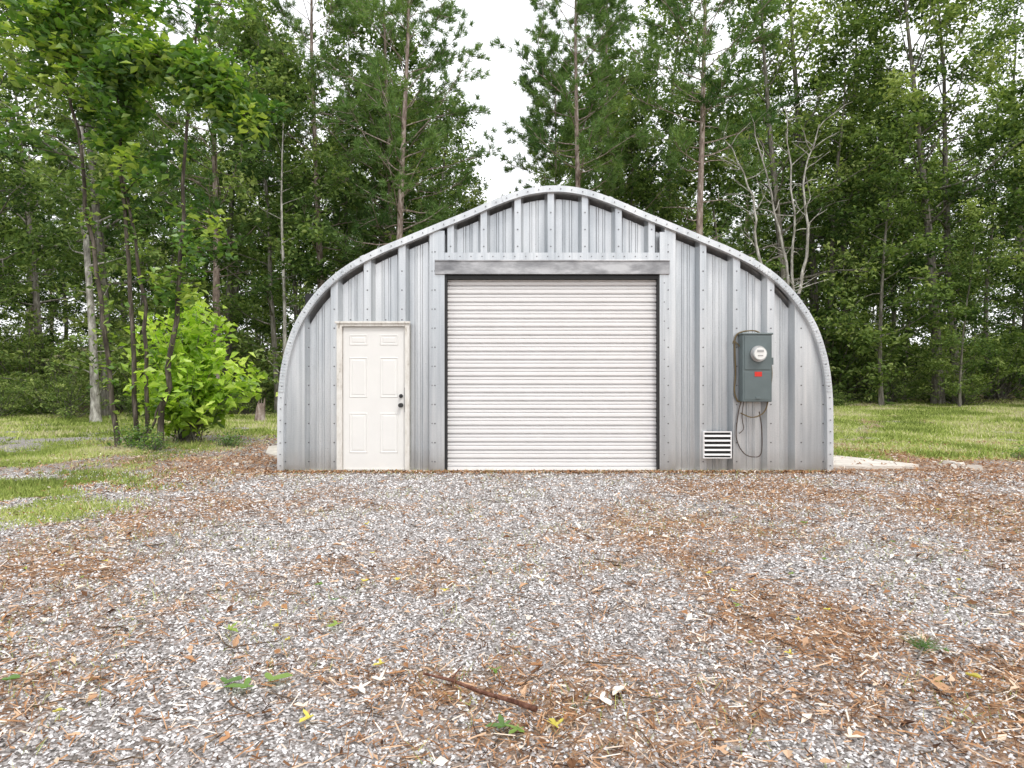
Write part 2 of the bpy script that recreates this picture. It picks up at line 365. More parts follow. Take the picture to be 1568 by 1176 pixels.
def lobed(mb, x, y, s, rot, tint, mat, rng, lobes=5):
    k = 5*4; a = np.linspace(0, 2*pi, k, endpoint=False)
    r = s*(.62+.38*np.cos(a*lobes))*(.7+.3*np.cos(a))*rng.uniform(.85, 1.1, k)
    px = x+r*np.cos(a+rot); py = y+r*np.sin(a+rot)
    z = ground_h(px, py)+.028+rng.uniform(.1, .7)*r*np.abs(np.sin(a))
    V = np.column_stack([px, py, z]); c = np.array([[x, y, float(ground_h(x, y))+.024]])
    mb.add(np.vstack([V, c]), [(i, (i+1) % k, k) for i in range(k)], mat, tint)
mb = MB()
for (x, y, s, t, m) in [(-.03,2.31,.075,.3,1),(.02,2.29,.06,.6,1),(-1.08,2.65,.085,.5,1),(-1.0,2.72,.08,.6,1),(-1.17,2.68,.07,.3,1),(-1.4,3.23,.065,.8,1),(-.75,2.42,.05,.95,2),(-.62,2.65,.07,1,0),
        (-.55,2.71,.06,.95,0),(1.17,2.26,.05,.9,0),(.345,2.54,.06,1,0),(.42,2.6,.04,.95,0),(1.73,2.68,.09,.6,0),(-.4,3.9,.045,.95,2),(-.72,4.1,.05,.9,2),(-.8,2.5,.04,.9,0),(1.6,2.9,.05,.95,0),(.2,2.4,.04,.4,0),(.9,3.1,.04,.9,0),(-.9,3.35,.06,.75,1),(1.25,3.6,.045,.7,1),(.7,2.2,.05,.7,0),(2.2,4.6,.05,.6,1),(2.6,5.8,.05,.5,1)]:
    lobed(mb, x, y, s, rg.uniform(0, 6.28), t, m, rg, int(rg.integers(3, 6)))
for i in range(210):
    yy = rg.uniform(2.1, 8.5); xx = rg.uniform(-.85, .85)*yy
    lobed(mb, xx, yy, rg.uniform(.02, .048), rg.uniform(0, 6.28), rg.uniform(.3, 1), int(rg.choice([0, 0, 0, 0, 0, 0, 1, 2])), rg, int(rg.integers(2, 5)))
obj("fallen_leaves", mb.mesh("fallen_leaves", [LIT, DARKLEAF, mat_leaf("yellow_leaf", [(0, (.4, .35, .05)), (1, (.7, .6, .1))], .2)]))
mb = MB(); k = 60; a = rg.normal(1.0, .8, k)
C = np.tile([1.89, 3.0, .04], (k, 1))+rg.normal(0, .012, (k, 3)); mb.needles(C, np.stack([np.cos(a), np.sin(a), rg.uniform(0, .4, k)], 1), rg.uniform(.08, .15, k), .004, 0, .3)
mb.tube([(1.8, 2.9, .03), (1.89, 3.0, .04)], .004, 5, 1)
obj("pine_sprig", mb.mesh("pine_sprig", [PLEAF, BARK]))
# grass blades
mb = MB()
def blades(n, x0, x1, y0, y1, h0, h1, w, thin):
    x, y = scatter(n, x0, x1, y0, y1, lambda x, y: (m_grass(x, y)**1.3)*outside(x, y)*thin(x, y), rg); k = len(x)
    C = np.stack([x, y, ground_h(x, y)-.005], 1); D = rg.normal(0, .5, (k, 3)); D[:, 2] = 1
    h = rg.uniform(h0, h1, k)*(.3+1.5*fbm(x*1.7, y*1.7, 3))
    mb.needles(C, D, h, w*(1+.04*y), 0, np.clip(fbm(x*.8+3, y*.8, 4)*2.0-.42+rg.normal(0, .22, k), 0, 1), rg)
blades(200000, -11, -3.2, 5.5, 14, .03, .10, .008, lambda x, y: 1.0)
blades(120000, -24, -3, 13, 29, .04, .14, .018, lambda x, y: 1.0)
blades(270000, 4.2, 26, 9.8, 31, .03, .11, .014, lambda x, y: np.clip(1.25-.02*y, 0, 1))
x, y = scatter(22000, -5, 5, 1.7, 9.1, lambda x, y: (fbm(x*1.6+50, y*1.6, 3) > .56)*.8, rg); k = len(x)
D = rg.normal(0, .7, (k, 3)); D[:, 2] = 1
mb.needles(np.stack([x, y, ground_h(x, y)], 1), D, rg.uniform(.02, .08, k), .0035, 0, rg.uniform(.3, 1, k), rg)
x = rg.uniform(-3.3, 4.5, 1500); y = BY-.02-np.abs(rg.normal(0, .06, 1500)); D = rg.normal(0, .5, (1500, 3)); D[:, 2] = 1
mb.needles(np.stack([x, y, ground_h(x, y)], 1), D, rg.uniform(.02, .08, 1500), .006, 0, rg.uniform(.5, 1, 1500), rg)
obj("grass", mb.mesh("grass", [GRASS]))

def pad(name, pts, top):
    k = len(pts); V = [(x, y, -.08) for x, y in pts]+[(x, y, top) for x, y in pts]
    mb = MB(); mb.add(V, [(i, (i+1) % k, k+(i+1) % k, k+i) for i in range(k)])
    mb.add([(x, y, top) for x, y in pts]+[(np.mean([p[0] for p in pts]), np.mean([p[1] for p in pts]), top+.003)], [(i, (i+1) % k, k) for i in range(k)])
    return obj(name, mb.mesh(name, [CONC]))
pad("concrete_pad", [(4.62, 9.75), (5.2, 9.55), (5.75, 9.65), (6.1, 9.8), (5.9, 10.3), (5.5, 11.0), (5.2, 11.9), (4.62, 12.4)], .045)
pad("concrete_pad", [(-3.42, 10.6), (-3.42, 13), (-4.3, 13.3), (-4.7, 12.6), (-4.3, 11.4), (-3.8, 10.8)], .05)
mb = MB()
for i in range(26):
    cx, cy, s_ = (rg.uniform(4.7, 6.9), rg.uniform(9.3, 10.4), rg.uniform(.03, .11)) if i < 18 else (rg.uniform(-4.6, -3.5), rg.uniform(9.8, 11), rg.uniform(.02, .07))
    a = np.sort(rg.uniform(0, 2*pi, 7)); r = s_*rg.uniform(.7, 1.2, 7); z0 = float(ground_h(cx, cy))
    lo = np.column_stack([cx+r*np.cos(a), cy+r*np.sin(a), np.full(7, z0-.01)]); hi = np.column_stack([cx+.8*r*np.cos(a), cy+.8*r*np.sin(a), z0+.35*s_+rg.uniform(0, .2*s_, 7)+.01])
    mb.add(np.vstack([lo, hi, [(cx, cy, z0+.5*s_+.01)]]), [(j, (j+1) % 7, 7+(j+1) % 7, 7+j) for j in range(7)])
    mb.add(np.vstack([hi, [(cx, cy, z0+.5*s_+.01)]]), [(j, (j+1) % 7, 7) for j in range(7)])
obj("concrete_rubble", mb.mesh("concrete_rubble", [CONC]))

# ------------------------------------------------------------ garage
G = empty("arched_metal_garage", (BX, BY, 0))
half = [(0,4.05),(.42,4.0),(.84,3.86),(1.27,3.675),(1.70,3.50),(2.12,3.325),(2.52,3.155),(2.92,2.94),(3.24,2.69),(3.50,2.39),(3.71,2.03),(3.85,1.57),(3.91,1.09),(3.92,.55),(3.92,0)]
ctl = np.array([(-x, z) for x, z in half[::-1]]+half[1:])
pts = []
for i in range(len(ctl)-1):
    p0 = ctl[max(i-1, 0)]; p1 = ctl[i]; p2 = ctl[i+1]; p3 = ctl[min(i+2, len(ctl)-1)]
    for t in np.linspace(0, 1, 8, endpoint=False):
        pts.append(.5*((2*p1)+(-p0+p2)*t+(2*p0-5*p1+4*p2-p3)*t*t+(-p0+3*p1-3*p2+p3)*t**3))
pts.append(ctl[-1]); prof = np.array(pts)
tan = np.gradient(prof, axis=0); tan /= np.linalg.norm(tan, axis=1)[:, None]
nor = np.stack([-tan[:, 1], tan[:, 0]], 1)
def Hfun(off):
    q = prof+nor*off; q = q[len(q)//2:]
    xs, zs = q[:, 0], q[:, 1]; o = np.argsort(xs)
    xs, zs = xs[o], zs[o]; mx = xs.max()
    return lambda x: np.interp(abs(x), xs, zs) if abs(x) < mx else 1.05
H_r = Hfun(-.05); H_p = Hfun(-.145)
DP = .13
wall = MB(); riv = MB()
def rivet(x, z, y=-.006, r=.011):
    riv.disc((x, z), r, y-.006, y+.004, 6, 0)
def zone(x0, x1, ridges, zb):
    bp = []; rs = sorted(ridges)
    for i, (c, rw) in enumerate(rs):
        bp += [(c-rw-.04, DP), (c-rw, 0), (c+rw, 0), (c+rw+.04, DP)]
        if i+1 < len(rs):
            a0 = c+rw+.04; a1 = rs[i+1][0]-rs[i+1][1]-.04; w_ = a1-a0
            if w_ > .16:
                for fr in ((.35, .65) if w_ > .22 else (.5,)):
                    m_ = a0+w_*fr; bp += [(m_-.022, DP), (m_-.008, DP-.012), (m_+.008, DP-.012), (m_+.022, DP)]
    bp.sort(); bx = np.array([b[0] for b in bp]); by = np.array([b[1] for b in bp])
    f = lambda x: float(np.interp(x, bx, by))
    xs = sorted(set([round(v, 4) for v in list(bx)+list(np.arange(x0, x1, .06))+[x0, x1, -3.09, -2.065]+[c for c, _ in ridges] if x0-1e-6 <= v <= x1+1e-6]))
    for xa, xb in zip(xs[:-1], xs[1:]):
        if xb-xa < 1e-4: continue
        ya, yb = f(xa), f(xb); b0 = zb((xa+xb)/2)
        pan = ya > DP-.03 and yb > DP-.03
        Hf = H_p if pan else H_r
        za, zc = Hf(xa), Hf(xb)
        if min(za, zc) <= b0: continue
        wall.add([(xa, ya, b0), (xb, yb, b0), (xb, yb, zc), (xa, ya, za)], [(0, 1, 2, 3)], 0)
zb_side = lambda x: 2.10 if -3.09 < x < -2.065 else 0.0
zone(-3.915, -1.72, [(-3.75, .20), (-3.13, .05), (-2.66, .05), (-2.17, .05), (-1.72, .06)], zb_side)
zone(1.62, 3.915, [(1.66, .05), (2.10, .045), (2.575, .05), (3.06, .05), (3.66, .26)], zb_side)
zone(-1.72, 1.62, [(c, .045) for c in (-1.68, -1.48, -1.01, -.53, -.06, .425, .90, 1.37, 1.6)], lambda x: 3.03)
wall.box(-1.735, -1.565, -.018, -.004, .02, 3.42, 0); wall.box(1.48, 1.645, -.018, -.004, .02, 3.40, 0)
wall.box(-1.563, 1.478, -.016, -.004, 3.0, 3.11, 0)
wall.box(-1.60, -1.565, -.003, .22, 0, 2.80, 0); wall.box(1.48, 1.515, -.003, .22, 0, 2.80, 0)
obj("front_wall", wall.mesh("front_wall", [GALV]), G)
for z in np.arange(.15, 3.3, .27):
    for x in (-1.70, 1.60): rivet(x, z, -.018)
    rivet(1.545 if z < 2.7 else 1.6, z+.1, -.018, .008)
    for x in (-3.82, -3.49, 3.49, 3.80, -1.72-.02, 2.10, 2.575, 3.06, -3.13, -2.66, -2.17):
        if zb_side(x) < z < H_r(x)-.15: rivet(x, z, 0)
for x in np.arange(-1.5, 1.5, .155): rivet(x, 3.055, -.016, .009)
for c in (-1.48, -1.01, -.53, -.06, .425, .90, 1.37):
    for z in np.arange(3.2, H_r(c)-.1, .24): rivet(c, z, 0)
for c in (-2.66, -2.17, -2.9, -2.4): rivet(c, 2.16, 0)
rim = MB(); k = len(prof)
cs = [(-.09, .03), (-.09, -.065), (-.004, -.065), (0, -.055), (0, .40)]
for (o1, y1), (o2, y2) in zip(cs[:-1], cs[1:]):
    A = prof+nor*o1; B = prof+nor*o2
    V = np.vstack([np.column_stack([A[:, 0], np.full(k, y1), A[:, 1]]), np.column_stack([B[:, 0], np.full(k, y2), B[:, 1]])])
    rim.add(V, [(i, i+1, k+i+1, k+i) for i in range(k-1)], 0, .5, True)
s = np.concatenate([[0], np.cumsum(np.linalg.norm(np.diff(prof, axis=0), axis=1))])
for q in np.arange(.3, s[-1]-.3, .045):
    c = np.array([np.interp(q, s, prof[:, 0]), np.interp(q, s, prof[:, 1])]); nn = np.array([np.interp(q, s, nor[:, 0]), np.interp(q, s, nor[:, 1])]); tt = np.array([nn[1], -nn[0]])
    if 1.15 < c[1] < 3.0:
        V = []
        for yy in (-.080, -.0652):
            for o_, t_ in ((-.080, -.010), (-.012, -.010), (-.012, .010), (-.080, .010)):
                p = c+nn*o_+tt*t_; V.append((p[0], yy, p[1]))
        rim.add(V, [(0, 1, 2, 3), (0, 4, 5, 1), (1, 5, 6, 2), (2, 6, 7, 3), (3, 7, 4, 0)], 0)
for q in np.arange(.1, s[-1], .16):
    c = np.array([np.interp(q, s, prof[:, 0]), np.interp(q, s, prof[:, 1])]); nn = np.array([np.interp(q, s, nor[:, 0]), np.interp(q, s, nor[:, 1])])
    p = c-nn*.05; rivet(p[0], p[1], -.074, .008)
for q in (.27, .44, .56, .73):
    qq = q*s[-1]; i = int(np.searchsorted(s, qq)); c = prof[i]; nn = nor[i]; tt = np.array([nn[1], -nn[0]])
    V = [(p[0], yy, p[1]) for yy in (-.075, -.0645) for p in (c-nn*.092-tt*.03, c+nn*.002-tt*.03, c+nn*.002+tt*.03, c-nn*.092+tt*.03)]
    rim.add(V, [(0, 1, 2, 3), (0, 4, 5, 1), (1, 5, 6, 2), (2, 6, 7, 3), (3, 7, 4, 0)], 0)
obj("arch_rim", rim.mesh("arch_rim", [GALV2]), G)
obj("rivets", riv.mesh("rivets", [RIV]), G)
roof = MB(); ys = []; 
for i in range(18):
    y0 = .05+i*.5; ys += [(y0, -.03), (y0+.20, -.03), (y0+.26, -.13), (y0+.44, -.13)]
ys.append((9.05, -.03)); rows = []
for yy, o in ys:
    q = prof+nor*o; rows.append(np.column_stack([q[:, 0], np.full(k, yy), q[:, 1]]))
R_ = np.array(rows); idx = np.arange(len(ys)*k).reshape(len(ys), k)
roof.add(R_.reshape(-1, 3), np.stack([idx[:-1, :-1], idx[:-1, 1:], idx[1:, 1:], idx[1:, :-1]], -1).reshape(-1, 4))
q = prof+nor*-.04; roof.add(np.vstack([np.column_stack([q[:, 0], np.full(k, 9.0), q[:, 1]]), [(0, 9.0, 0)]]), [(i, i+1, k) for i in range(k-1)])
obj("arched_roof", roof.mesh("arched_roof", [GALV]), G)
mb = MB(); mb.box(-3.95, 3.95, -.03, 9.1, -.15, .012); obj("foundation", mb.mesh("foundation", [CONC]), G, bevel=.005)
mb = MB(); mb.box(-3.7, 3.7, .5, .52, 0, 2.6); obj("dark_interior_sheet", mb.mesh("dark_interior_sheet", [BLACK]), G)  # black sheet stands for the dark interior behind the front wall
mb = MB(); mb.box(-1.70, 1.615, -.05, -.0185, 2.80, 3.0); mb.box(-1.70, 1.615, -.065, -.05, 2.98, 3.0)
obj("door_header", mb.mesh("door_header", [HEAD]), G, bevel=.004)
mb = MB(); pz = .1175; nodes = [0, .06, .12, .17, .22, .30, .50, .56, .62, .68, .74, .94]; dep = [0, .03, .55, .92, 1, 1, 1, .76, .5, .76, 1, .97]
zz = []; yy_ = []
for i in range(int(2.675/pz)+1):
    for a_, d_ in zip(nodes, dep):
        zc = .06+(i+a_)*pz
        if zc < 2.735: zz.append(zc); yy_.append(.110-.044*d_)
z = np.array(zz); yo = np.array(yy_)
kk = len(z); V = np.vstack([np.column_stack([np.full(kk, -1.54), yo, z]), np.column_stack([np.full(kk, 1.46), yo, z])])
mb.add(V, [(i, kk+i, kk+i+1, i+1) for i in range(kk-1)], 0)
obj("roller_door_curtain", mb.mesh("roller_door_curtain", [WHITE]), G)
mb = MB(); mb.box(-1.53, 1.45, .045, .10, .02, .07, 0); obj("roller_door_bottom_bar", mb.mesh("roller_door_bottom_bar", [WHITE]), G, bevel=.005)
mb = MB(); mb.box(-1.565, -1.528, -.02, .13, .02, 2.79); mb.box(1.448, 1.48, -.02, .13, .02, 2.79); mb.box(-1.528, 1.448, -.012, .13, 2.735, 2.79)
obj("roller_door_guides", mb.mesh("roller_door_guides", [BLACK]), G, bevel=.004)
mb = MB()
mb.box(-3.09, -3.015, -.035, .10, .0, 2.12); mb.box(-2.125, -2.065, -.035, .10, 0, 2.12); mb.box(-3.015, -2.125, -.035, .10, 2.065, 2.12)
mb.box(-3.11, -2.045, -.055, -.03, 2.105, 2.135); mb.box(-3.015, -2.125, -.02, .1, 0, .03)
obj("entry_door_frame", mb.mesh("entry_door_frame", [TRIM]), G, bevel=.004)
mb = MB(); mb.box(-3.007, -2.133, .015, .06, .035, 2.058)
for cx in (-2.79, -2.355):
    for z0, z1 in ((1.80, 1.95), (1.06, 1.63), (.27, .84)):
        x0, x1 = cx-.13, cx+.13
        def ring(d, y): return [(x0+d, y, z0+d), (x1-d, y, z0+d), (x1-d, y, z1-d), (x0+d, y, z1-d)]
        V = ring(0, .0145)+ring(.010, .006)+ring(.020, .0135)+ring(.034, .0135)+ring(.048, .009)
        F = [(a*4+i, a*4+(i+1) % 4, a*4+4+(i+1) % 4, a*4+4+i) for a in range(4) for i in range(4)]+[(16, 17, 18, 19)]
        mb.add(V, F)
obj("entry_door", mb.mesh("entry_door", [DOORW]), G)
mb = MB()
for z, r in ((1.08, .028), (.95, .032)):
    mb.disc((-2.185, z), r, -.003, .015, 16); mb.disc((-2.185, z), r*.55, -.04, -.003, 12)
mb.disc((-2.185, .95), .030, -.065, -.04, 16)
mb.box(-2.135, -2.128, .004, .015, .85, 1.2)
obj("door_knob_and_deadbolt", mb.mesh("door_knob_and_deadbolt", [DARKM]), G)
mb = MB(); mb.box(2.10, 2.48, -.03, .0, .21, .57, 1)
for (a_, b_, c_, d_) in ((2.09, 2.49, .565, .58), (2.09, 2.49, .20, .215), (2.09, 2.105, .215, .565), (2.475, 2.49, .215, .565)):
    mb.box(a_, b_, -.05, -.0, c_, d_, 0)
for i in range(5):
    z0 = .245+i*.066; V = [(2.105, -.06, z0), (2.475, -.06, z0), (2.475, -.034, z0+.022), (2.105, -.034, z0+.022), (2.105, -.06, z0-.004), (2.475, -.06, z0-.004)]
    mb.add(V, [(0, 1, 2, 3), (4, 5, 1, 0)], 0)
obj("louver_vent", mb.mesh("louver_vent", [WHITE, BLACK]), G)

E = empty("electric_meter_box", (BX, BY, 0))
mb = MB(); mb.box(2.60, 3.01, -.17, -.005, 1.0, 1.96); mb.box(2.585, 3.025, -.185, .0, 1.935, 1.965); 
obj("enclosure", mb.mesh("enclosure", [METERG]), E, bevel=.012)
mb = MB(); mb.box(2.625, 2.985, -.176, -.1695, 1.03, 1.42); mb.box(2.625, 2.985, -.18, -.1695, 1.45, 1.92); mb.box(2.995, 3.05, -.12, -.04, 1.52, 1.62); mb.box(2.78, 2.84, -.19, -.17, 1.04, 1.07)
obj("enclosure_doors", mb.mesh("enclosure_doors", [METERG]), E, bevel=.004)
mb = MB(); mb.disc((2.81, 1.67), .112, -.21, -.17, 32, 0); mb.disc((2.81, 1.67), .092, -.27, -.21, 32, 1); mb.disc((2.81, 1.67), .082, -.274, -.270, 32, 2)
mb.box(2.765, 2.855, -.279, -.2745, 1.69, 1.72, 0); mb.box(2.775, 2.845, -.279, -.2745, 1.635, 1.65, 0)
obj("meter_dial", mb.mesh("meter_dial", [mat_plain("meter_ring", (.45, .45, .45), .3, .7), mat_plain("meter_glass", (.5, .52, .52), .12), DIAL]), E)
mb = MB(); mb.box(2.765, 2.865, -.182, -.1765, 1.355, 1.42); obj("warning_label", mb.mesh("warning_label", [RED]), E)
def spl(P, n=6):
    P = np.array(P, float); o = []
    for i in range(len(P)-1):
        p0 = P[max(i-1, 0)]; p1 = P[i]; p2 = P[i+1]; p3 = P[min(i+2, len(P)-1)]
        for t in np.linspace(0, 1, n, endpoint=False):
            o.append(.5*((2*p1)+(-p0+p2)*t+(2*p0-5*p1+4*p2-p3)*t*t+(-p0+3*p1-3*p2+p3)*t**3))
    o.append(P[-1]); return np.array(o)
mb = MB()
mb.tube(spl([(2.9,-.08,1.95),(2.8,-.06,2.0),(2.62,-.04,1.98),(2.545,-.03,1.9),(2.54,-.03,1.7),(2.55,-.03,1.4),(2.535,-.03,1.15),(2.57,-.04,1.02),(2.62,-.05,1.0)]), .011, 6, 0)
mb.tube(spl([(2.60,-.05,1.78),(2.53,-.03,1.86),(2.51,-.03,1.82)]), .008, 6, 0)
mb.tube(spl([(3.03,-.08,1.55),(3.05,-.06,1.35),(3.0,-.05,1.0),(2.93,-.05,.84),(2.78,-.04,.78),(2.62,-.03,.84)]), .009, 6, 0)
mb.tube(spl([(2.62,-.05,1.0),(2.59,-.03,.85),(2.56,-.03,.5),(2.66,-.03,.28),(2.8,-.03,.22),(2.91,-.03,.27),(2.92,-.03,.6),(2.88,-.04,.86)]), .008, 6, 1)
mb.tube(spl([(2.66,-.04,1.0),(2.64,-.03,.8),(2.66,-.03,.62),(2.60,-.03,.55)]), .006, 6, 1)
obj("cables", mb.mesh("cables", [WIRE, WIREB], smooth=True), E)

# ------------------------------------------------------------ trees
def path(rng, p0, d, L, n, wob, grav=0):
    P = [np.array(p0, float)]; d = np.array(d, float); d /= np.linalg.norm(d)
    for i in range(n):
        d = d+rng.normal(0, wob, 3)+np.array([0, 0, grav]); d /= np.linalg.norm(d)
        P.append(P[-1]+d*L/n)
    return np.array(P)
def interp_path(P, t):
    q = t*(len(P)-1); i = min(int(q), len(P)-2); return P[i]+(P[i+1]-P[i])*(q-i)
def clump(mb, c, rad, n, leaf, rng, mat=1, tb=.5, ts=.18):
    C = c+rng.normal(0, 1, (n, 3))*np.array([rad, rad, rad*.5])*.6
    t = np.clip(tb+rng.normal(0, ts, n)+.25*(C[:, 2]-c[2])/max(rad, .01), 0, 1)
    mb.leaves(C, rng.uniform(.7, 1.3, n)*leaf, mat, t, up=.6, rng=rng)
def broadleaf(seed, H=16, r0=.2, base=.3, R=3.0, nl=22, leaf=.2, nc=26, lean=0, low=0, trunk=None):
    rng = np.random.default_rng(seed); mb = MB()
    T = path(rng, (0, 0, -.1), (lean, 0, 1), H, 12, .035, .03) if trunk is None else spl(trunk, 3)
    n = len(T); rr = r0*(1-np.linspace(0, 1, n)*.88); rr[0] *= 1.35
    mb.tube(T, rr, 8, 0)
    for i in range(nl):
        t = base+(1-base)*(i+rng.random())/nl; s0 = interp_path(T, t)
        tt = (t-base)/(1-base)
        L = R*(.45+.75*math.sin(pi*min(.25+tt*.72, 1)))*rng.uniform(.65, 1.15); a = i*2.4+rng.normal(0, .4)
        e = radians(8+55*tt+rng.normal(0, 10))
        P = path(rng, s0, (cos(a)*cos(e), sin(a)*cos(e), sin(e)), L, 6, .14, .03)
        br = r0*(1-t*.88)*.42; mb.tube(P, np.linspace(br, br*.18, 7), 5, 0)
        tb = .42+rng.normal(0, .18)+.15*tt
        for j in range(6):
            u_ = rng.uniform(.25, 1.0); q = interp_path(P, u_)
            dv = np.array([cos(a), sin(a), .2])+rng.normal(0, .75, 3)
            l2 = L*rng.uniform(.2, .42)
            P2 = path(rng, q, dv, l2, 3, .2, .02); mb.tube(P2, np.linspace(br*.3, br*.08, 4), 3, 0)
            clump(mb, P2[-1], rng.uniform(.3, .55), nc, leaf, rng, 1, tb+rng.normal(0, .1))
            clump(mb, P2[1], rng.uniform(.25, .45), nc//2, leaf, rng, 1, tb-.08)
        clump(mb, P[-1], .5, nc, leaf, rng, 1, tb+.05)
    for i in range(low):
        t = rng.uniform(.08, base); s0 = interp_path(T, t); a = rng.uniform(0, 2*pi)
        P = path(rng, s0, (cos(a), sin(a), .3), rng.uniform(.6, 1.8), 4, .2); mb.tube(P, np.linspace(.02, .006, 5), 4, 0)
        clump(mb, P[-1], .4, nc, leaf, rng, 1, .66); clump(mb, P[2], .3, nc//2, leaf, rng, 1, .6)
    return mb
def pine(seed, H=19, r0=.2, base=.45, R=2.6, nl=50, dead=14, tn=30):
    rng = np.random.default_rng(seed); mb = MB()
    T = path(rng, (0, 0, -.1), (0, 0, 1), H, 12, .015, .03); rr = r0*(1-np.linspace(0, 1, 13)*.85); rr[0] *= 1.2
    mb.tube(T, rr, 8, 0)
    for i in range(dead):
        t = rng.uniform(base*.45, base+.15); a = rng.uniform(0, 2*pi)
        P = path(rng, interp_path(T, t), (cos(a), sin(a), rng.uniform(-.1, .5)), rng.uniform(.6, 2.2), 4, .15); mb.tube(P, np.linspace(.025, .006, 5), 4, 0)
        if rng.random() < .6:
            P3 = path(rng, P[2], (cos(a+.8), sin(a+.8), .3), .7, 3, .2); mb.tube(P3, np.linspace(.012, .004, 4), 3, 0)
    for i in range(nl):
        t = base+(.99-base)*(i+rng.random())/nl; tt = (t-base)/(1-base); a = i*2.4+rng.normal(0, .4)
        L = R*(.40+1.0*(1-tt)**.6*min(1, .5+tt*2.2))*rng.uniform(.65, 1.15); e = radians(5+40*tt+rng.normal(0, 8))
        P = path(rng, interp_path(T, t), (cos(a)*cos(e), sin(a)*cos(e), sin(e)), L, 6, .10, .06)
        br = max(r0*(1-t*.85)*.3, .012); mb.tube(P, np.linspace(br, .008, 7), 5, 0)
        tb = .5+rng.normal(0, .18)
        for j in range(9):
            u_ = rng.uniform(.3, 1); q = interp_path(P, u_); dv = np.array([cos(a), sin(a), .35])+rng.normal(0, .6, 3)
            P2 = path(rng, q, dv, L*rng.uniform(.15, .34), 3, .15, .08); mb.tube(P2, np.linspace(.012, .005, 4), 3, 0)
            for c, nn in ((P2[-1], tn), (P2[2], tn), (P2[1], tn//2)):
                c = c+rng.normal(0, .06, 3)
                C = c+rng.normal(0, .04, (nn, 3)); D = rng.normal(0, 1, (nn, 3)); D[:, 2] += .5; D += dv*.7
                mb.needles(C, D, rng.uniform(.18, .32, nn), .030, 1, np.clip(tb+rng.normal(0, .18, nn), 0, 1), rng)
    return mb
def shrub(seed, H=2.2, R=1.3, n=60, leaf=.14, nc=26, tb=.5):
    rng = np.random.default_rng(seed); mb = MB()
    for i in range(n):
        a = rng.uniform(0, 2*pi); e = rng.uniform(.1, 1.5); d = np.array([cos(a)*cos(e)*R/H*1.4, sin(a)*cos(e)*R/H*1.4, sin(e)+.15])
        P = path(rng, (rng.normal(0, .1), rng.normal(0, .1), 0), d, H*rng.uniform(.35, 1.0), 5, .15, .0)
        P[:, 2] = np.maximum(P[:, 2], .02)
        mb.tube(P, np.linspace(.016, .004, 6), 4, 0)
        clump(mb, P[-1], .26, nc, leaf, rng, 1, tb+rng.normal(0, .16)); clump(mb, P[3], .24, nc//2, leaf, rng, 1, tb-.12)
    return mb
def gz(x, y): return float(ground_h(x, y))
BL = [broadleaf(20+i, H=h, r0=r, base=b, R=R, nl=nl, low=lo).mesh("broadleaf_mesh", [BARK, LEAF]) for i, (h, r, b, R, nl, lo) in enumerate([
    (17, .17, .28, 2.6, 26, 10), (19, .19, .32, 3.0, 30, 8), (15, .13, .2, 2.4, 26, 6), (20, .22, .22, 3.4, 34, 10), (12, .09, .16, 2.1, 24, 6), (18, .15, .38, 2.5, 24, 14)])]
PN = [pine(40+i, H=h, r0=r, base=b, R=R).mesh("pine_mesh", [BARKP, PLEAF]) for i, (h, r, b, R) in enumerate([(19, .17, .46, 2.6), (20, .18, .34, 3.2), (16, .13, .38, 2.2)])]
SH = [shrub(60+i, H=H, R=R, tb=.5+.12*i).mesh("shrub_mesh", [BARK, LEAF]) for i, (H, R) in enumerate([(2.6, 1.8), (1.7, 1.5), (3.4, 1.9)])]
def put(name, me, x, y, rot=0, sc=1): return obj(name, me, loc=(x, y, gz(x, y)-.05), rot=rot, scale=sc)
put("pine_tree", PN[0], 2.55, 24.5, .3, .95)
put("pine_tree", PN[0], 6.75, 24.0, 2.3, 1.02)
put("pine_tree", PN[1], -4.3, 24.5, 1.2, .95)
put("pine_tree", PN[1], -5.0, 26.6, 3.6, .95)
put("pine_tree", PN[2], 1.7, 27.5, 2.0, .9)
put("pine_tree", PN[1], -11.8, 26, 4.0, 1.0)
put("pine_tree", PN[1], 4.6, 29, 4.0, .9)
put("pine_tree", PN[1], -7.8, 27, 5.0, 1.0)
for (x, y, i, r, s_) in [(17.6, 27, 3, .5, 1.0), (19.4, 28.5, 1, 2.5, 1.0), (22.8, 26, 0, 4.1, 1.0), (13.6, 28.5, 2, 3.0, 1.05), (11.6, 27.5, 3, 1.0, .95), (15.6, 31, 1, 4.0, 1.0),
                         (-15.5, 25, 3, 2.2, .95), (-19.5, 24, 0, 3.3, 1.0), (-9.3, 26, 2, .7, 1.0), (-12.8, 29, 1, 5.2, 1.0), (-7.6, 29.5, 5, 1.8, 1.0), (9.2, 28, 4, 3.9, 1.1), (4.8, 29.5, 4, .4, 1.05), (-1.9, 28, 4, 2.6, .75), (-.2, 26.5, 4, 1.6, .68), (-4.6, 28, 4, 4.6, 1.1), (-5.9, 30, 0, 2.2, 1.0), (14.6, 25.8, 4, 1.6, 1.), (20.8, 24.8, 4, 2.6, 1.0), (17.0, 24.8, 4, .6, .6)]:
    put("oak_tree" if i in (1, 3) else "broadleaf_tree", BL[i], x, y, r, s_)
mbt = broadleaf(91, H=15, r0=.15, base=.4, R=2.2, nl=20, nc=26, low=10, trunk=[(0, 0, -.1), (-.12, 0, 3), (-.35, 0, 6.5), (-.65, .2, 11), (-.8, .3, 15)])
put("pale_bark_tree", mbt.mesh("pale_bark_tree", [BARKW, LEAF]), -13.5, 21.2)
mbt = broadleaf(92, H=12, r0=.085, base=.45, R=1.8, nl=16, nc=26, low=8, trunk=[(0, 0, -.1), (.02, 0, 4), (-.1, 0, 8), (-.05, .2, 12)])
